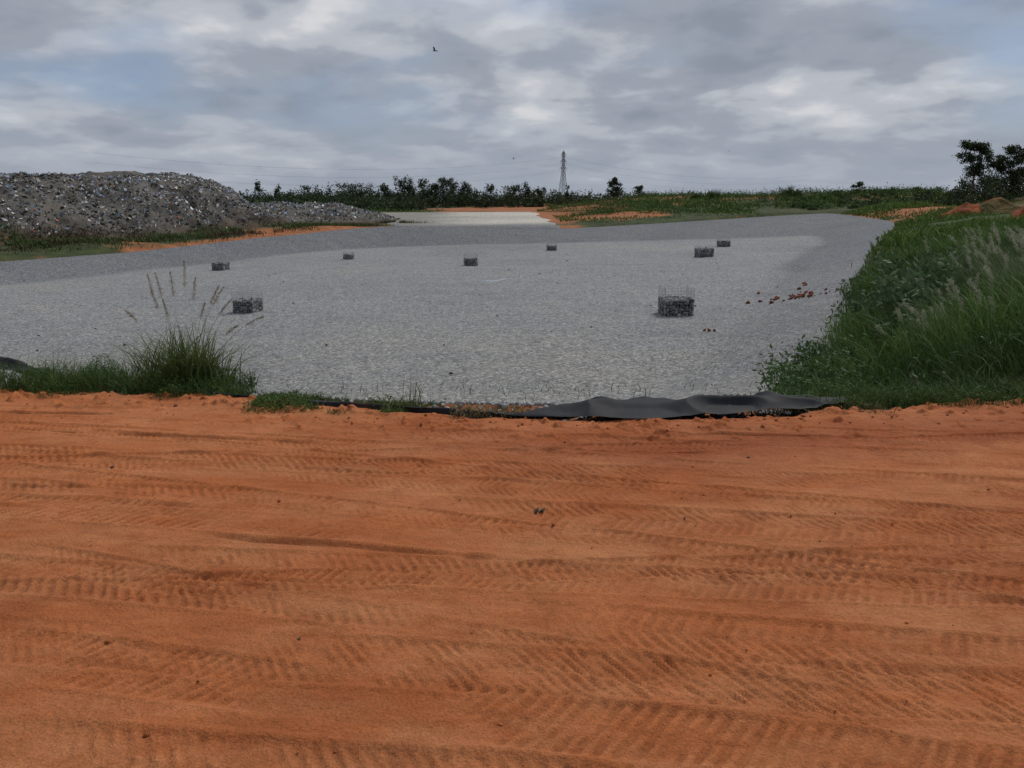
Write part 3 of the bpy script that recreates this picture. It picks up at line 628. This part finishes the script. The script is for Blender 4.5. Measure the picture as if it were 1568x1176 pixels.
# ---------------------------------------------------------------- birds
def bird(x,y,z,s,yaw,flap):
    vs=[];fs=[]
    prof=[(-.5,.0),(-.42,.045),(-.2,.08),(.05,.10),(.25,.075),(.36,.055),(.42,.065),(.48,.05),(.56,.012)]
    for yy,rr in prof:
        for k in range(8): an=k*math.pi/4; vs.append((rr*math.cos(an),yy,rr*math.sin(an)*.9))
    for i in range(len(prof)-1):
        for k in range(8): fs.append((i*8+k,i*8+(k+1)%8,(i+1)*8+(k+1)%8,(i+1)*8+k))
    for sg in (-1,1):
        o=len(vs); st=[(.06,.22,-.12,0),(.38,.30,-.12,.35),(.7,.22,-.12,.42),(1.0,.0,-.12,.40)]
        for (dx,yl,yt,up) in st:
            vs.append((sg*dx,yl,up*flap)); vs.append((sg*dx,yt if dx<.9 else -.1,up*flap-.01))
        for i in range(3): fs.append((o+2*i,o+2*i+2,o+2*i+3,o+2*i+1))
    o=len(vs); vs+=[(-.04,-.4,0),(.04,-.4,0),(.16,-.78,0),(0,-.68,0),(-.16,-.78,0)]; fs.append((o,o+1,o+2,o+3,o+4))
    b=mk_mesh('bird',vs,fs,M_bird,None,False); b.location=(x,y,z); b.scale=(s,s,s); b.rotation_euler=(.1,.35,yaw)
bird(-3.55,39.5,8.35,.22,1.2,1.0); bird(.1,50,4.05,.13,1.6,.8); bird(-22,60,3.3,.12,.6,.6); bird(19.5,75,5.9,.11,2.2,.7)

# ---------------------------------------------------------------- world, sun, camera
w=bpy.data.worlds.new('World'); scene.world=w; w.use_nodes=True; nt=w.node_tree; nd=nt.nodes; lk=nt.links
bg=nd['Background']; bg.inputs['Strength'].default_value=1
el,az=math.radians(50),math.radians(35)
sky=nd.new('ShaderNodeTexSky'); sky.sky_type='NISHITA'; sky.sun_disc=False; sky.sun_elevation=el; sky.sun_rotation=az
def wm(op,a,b=None,c=None):
    m=nd.new('ShaderNodeMath'); m.operation=op
    for i,v in enumerate((a,b,c)):
        if v is None: continue
        if isinstance(v,(int,float)): m.inputs[i].default_value=v
        else: lk.new(v,m.inputs[i])
    return m.outputs[0]
def wmix(f,a,b,mode='MIX'):
    m=nd.new('ShaderNodeMix'); m.data_type='RGBA'; m.blend_type=mode
    for v,i in ((f,0),(a,6),(b,7)):
        if isinstance(v,(int,float)): m.inputs[i].default_value=v
        elif isinstance(v,tuple): m.inputs[i].default_value=(*v,1)
        else: lk.new(v,m.inputs[i])
    return m.outputs[2]
def wramp(f,pts):
    r=nd.new('ShaderNodeValToRGB'); e=r.color_ramp.elements
    while len(e)<len(pts): e.new(.5)
    for i,(p,c) in enumerate(pts):
        e[i].position=p; e[i].color=(*c,1) if isinstance(c,tuple) else (c,c,c,1)
    r.color_ramp.interpolation='EASE'
    lk.new(f,r.inputs['Fac']); return r.outputs['Color']
tc=nd.new('ShaderNodeTexCoord'); sp=nd.new('ShaderNodeSeparateXYZ'); lk.new(tc.outputs['Generated'],sp.inputs[0])
zz=wm('ADD',wm('MAXIMUM',sp.outputs[2],0),.24)
cmb=nd.new('ShaderNodeCombineXYZ'); lk.new(wm('DIVIDE',sp.outputs[0],zz),cmb.inputs[0]); lk.new(wm('DIVIDE',sp.outputs[1],zz),cmb.inputs[1])
def wn(scale,det,rough,off,dist=0):
    mp=nd.new('ShaderNodeMapping'); mp.inputs['Location'].default_value=off; lk.new(cmb.outputs[0],mp.inputs['Vector'])
    n=nd.new('ShaderNodeTexNoise'); n.inputs['Scale'].default_value=scale; n.inputs['Detail'].default_value=det; n.inputs['Roughness'].default_value=rough; n.inputs['Distortion'].default_value=dist; lk.new(mp.outputs[0],n.inputs['Vector']); return n.outputs['Fac']
n1=wn(1.7,7,.46,(3.2,1.1,0),.15); n2=wn(.9,5,.48,(8.,4.,2.)); n3=wn(4.6,7,.5,(1.,7.,5.),.15)
skc=wmix(1.0,sky.outputs[0],(.085,.085,.085),'MULTIPLY')
blue=wmix(.65,skc,(.21,.30,.48))
cloud=wramp(wm('ADD',wm('MULTIPLY',n1,.62),wm('MULTIPLY',n3,.38)),[(.36,(.255,.288,.35)),(.47,(.325,.358,.42)),(.56,(.47,.495,.545)),(.66,(.66,.67,.695))])
cover=wramp(n2,[(.30,0.),(.50,1.)])
full=wmix(cover,blue,cloud)
hz=wramp(sp.outputs[2],[(0.,1.),(.12,0.)])
full=wmix(wm('MULTIPLY',hz,.75),full,(.335,.372,.44))
lk.new(full,bg.inputs['Color'])
sd=bpy.data.lights.new('sun','SUN'); sd.energy=2.2; sd.angle=math.radians(10); sd.color=(1,.95,.87)
so_=bpy.data.objects.new('sun',sd); scene.collection.objects.link(so_)
dirv=Vector((math.sin(az)*math.cos(el),math.cos(az)*math.cos(el),math.sin(el))); so_.rotation_euler=dirv.to_track_quat('Z','Y').to_euler()
cd=bpy.data.cameras.new('camera'); cam=bpy.data.objects.new('camera',cd); scene.collection.objects.link(cam)
cam.location=(0,0,1.7); cam.rotation_euler=(math.radians(90-12.95),0,0)
cd.sensor_width=36; cd.lens=36*1231/1568; cd.clip_end=6000; scene.camera=cam
scene.view_settings.view_transform='Standard'; scene.view_settings.look='None'; scene.view_settings.exposure=0
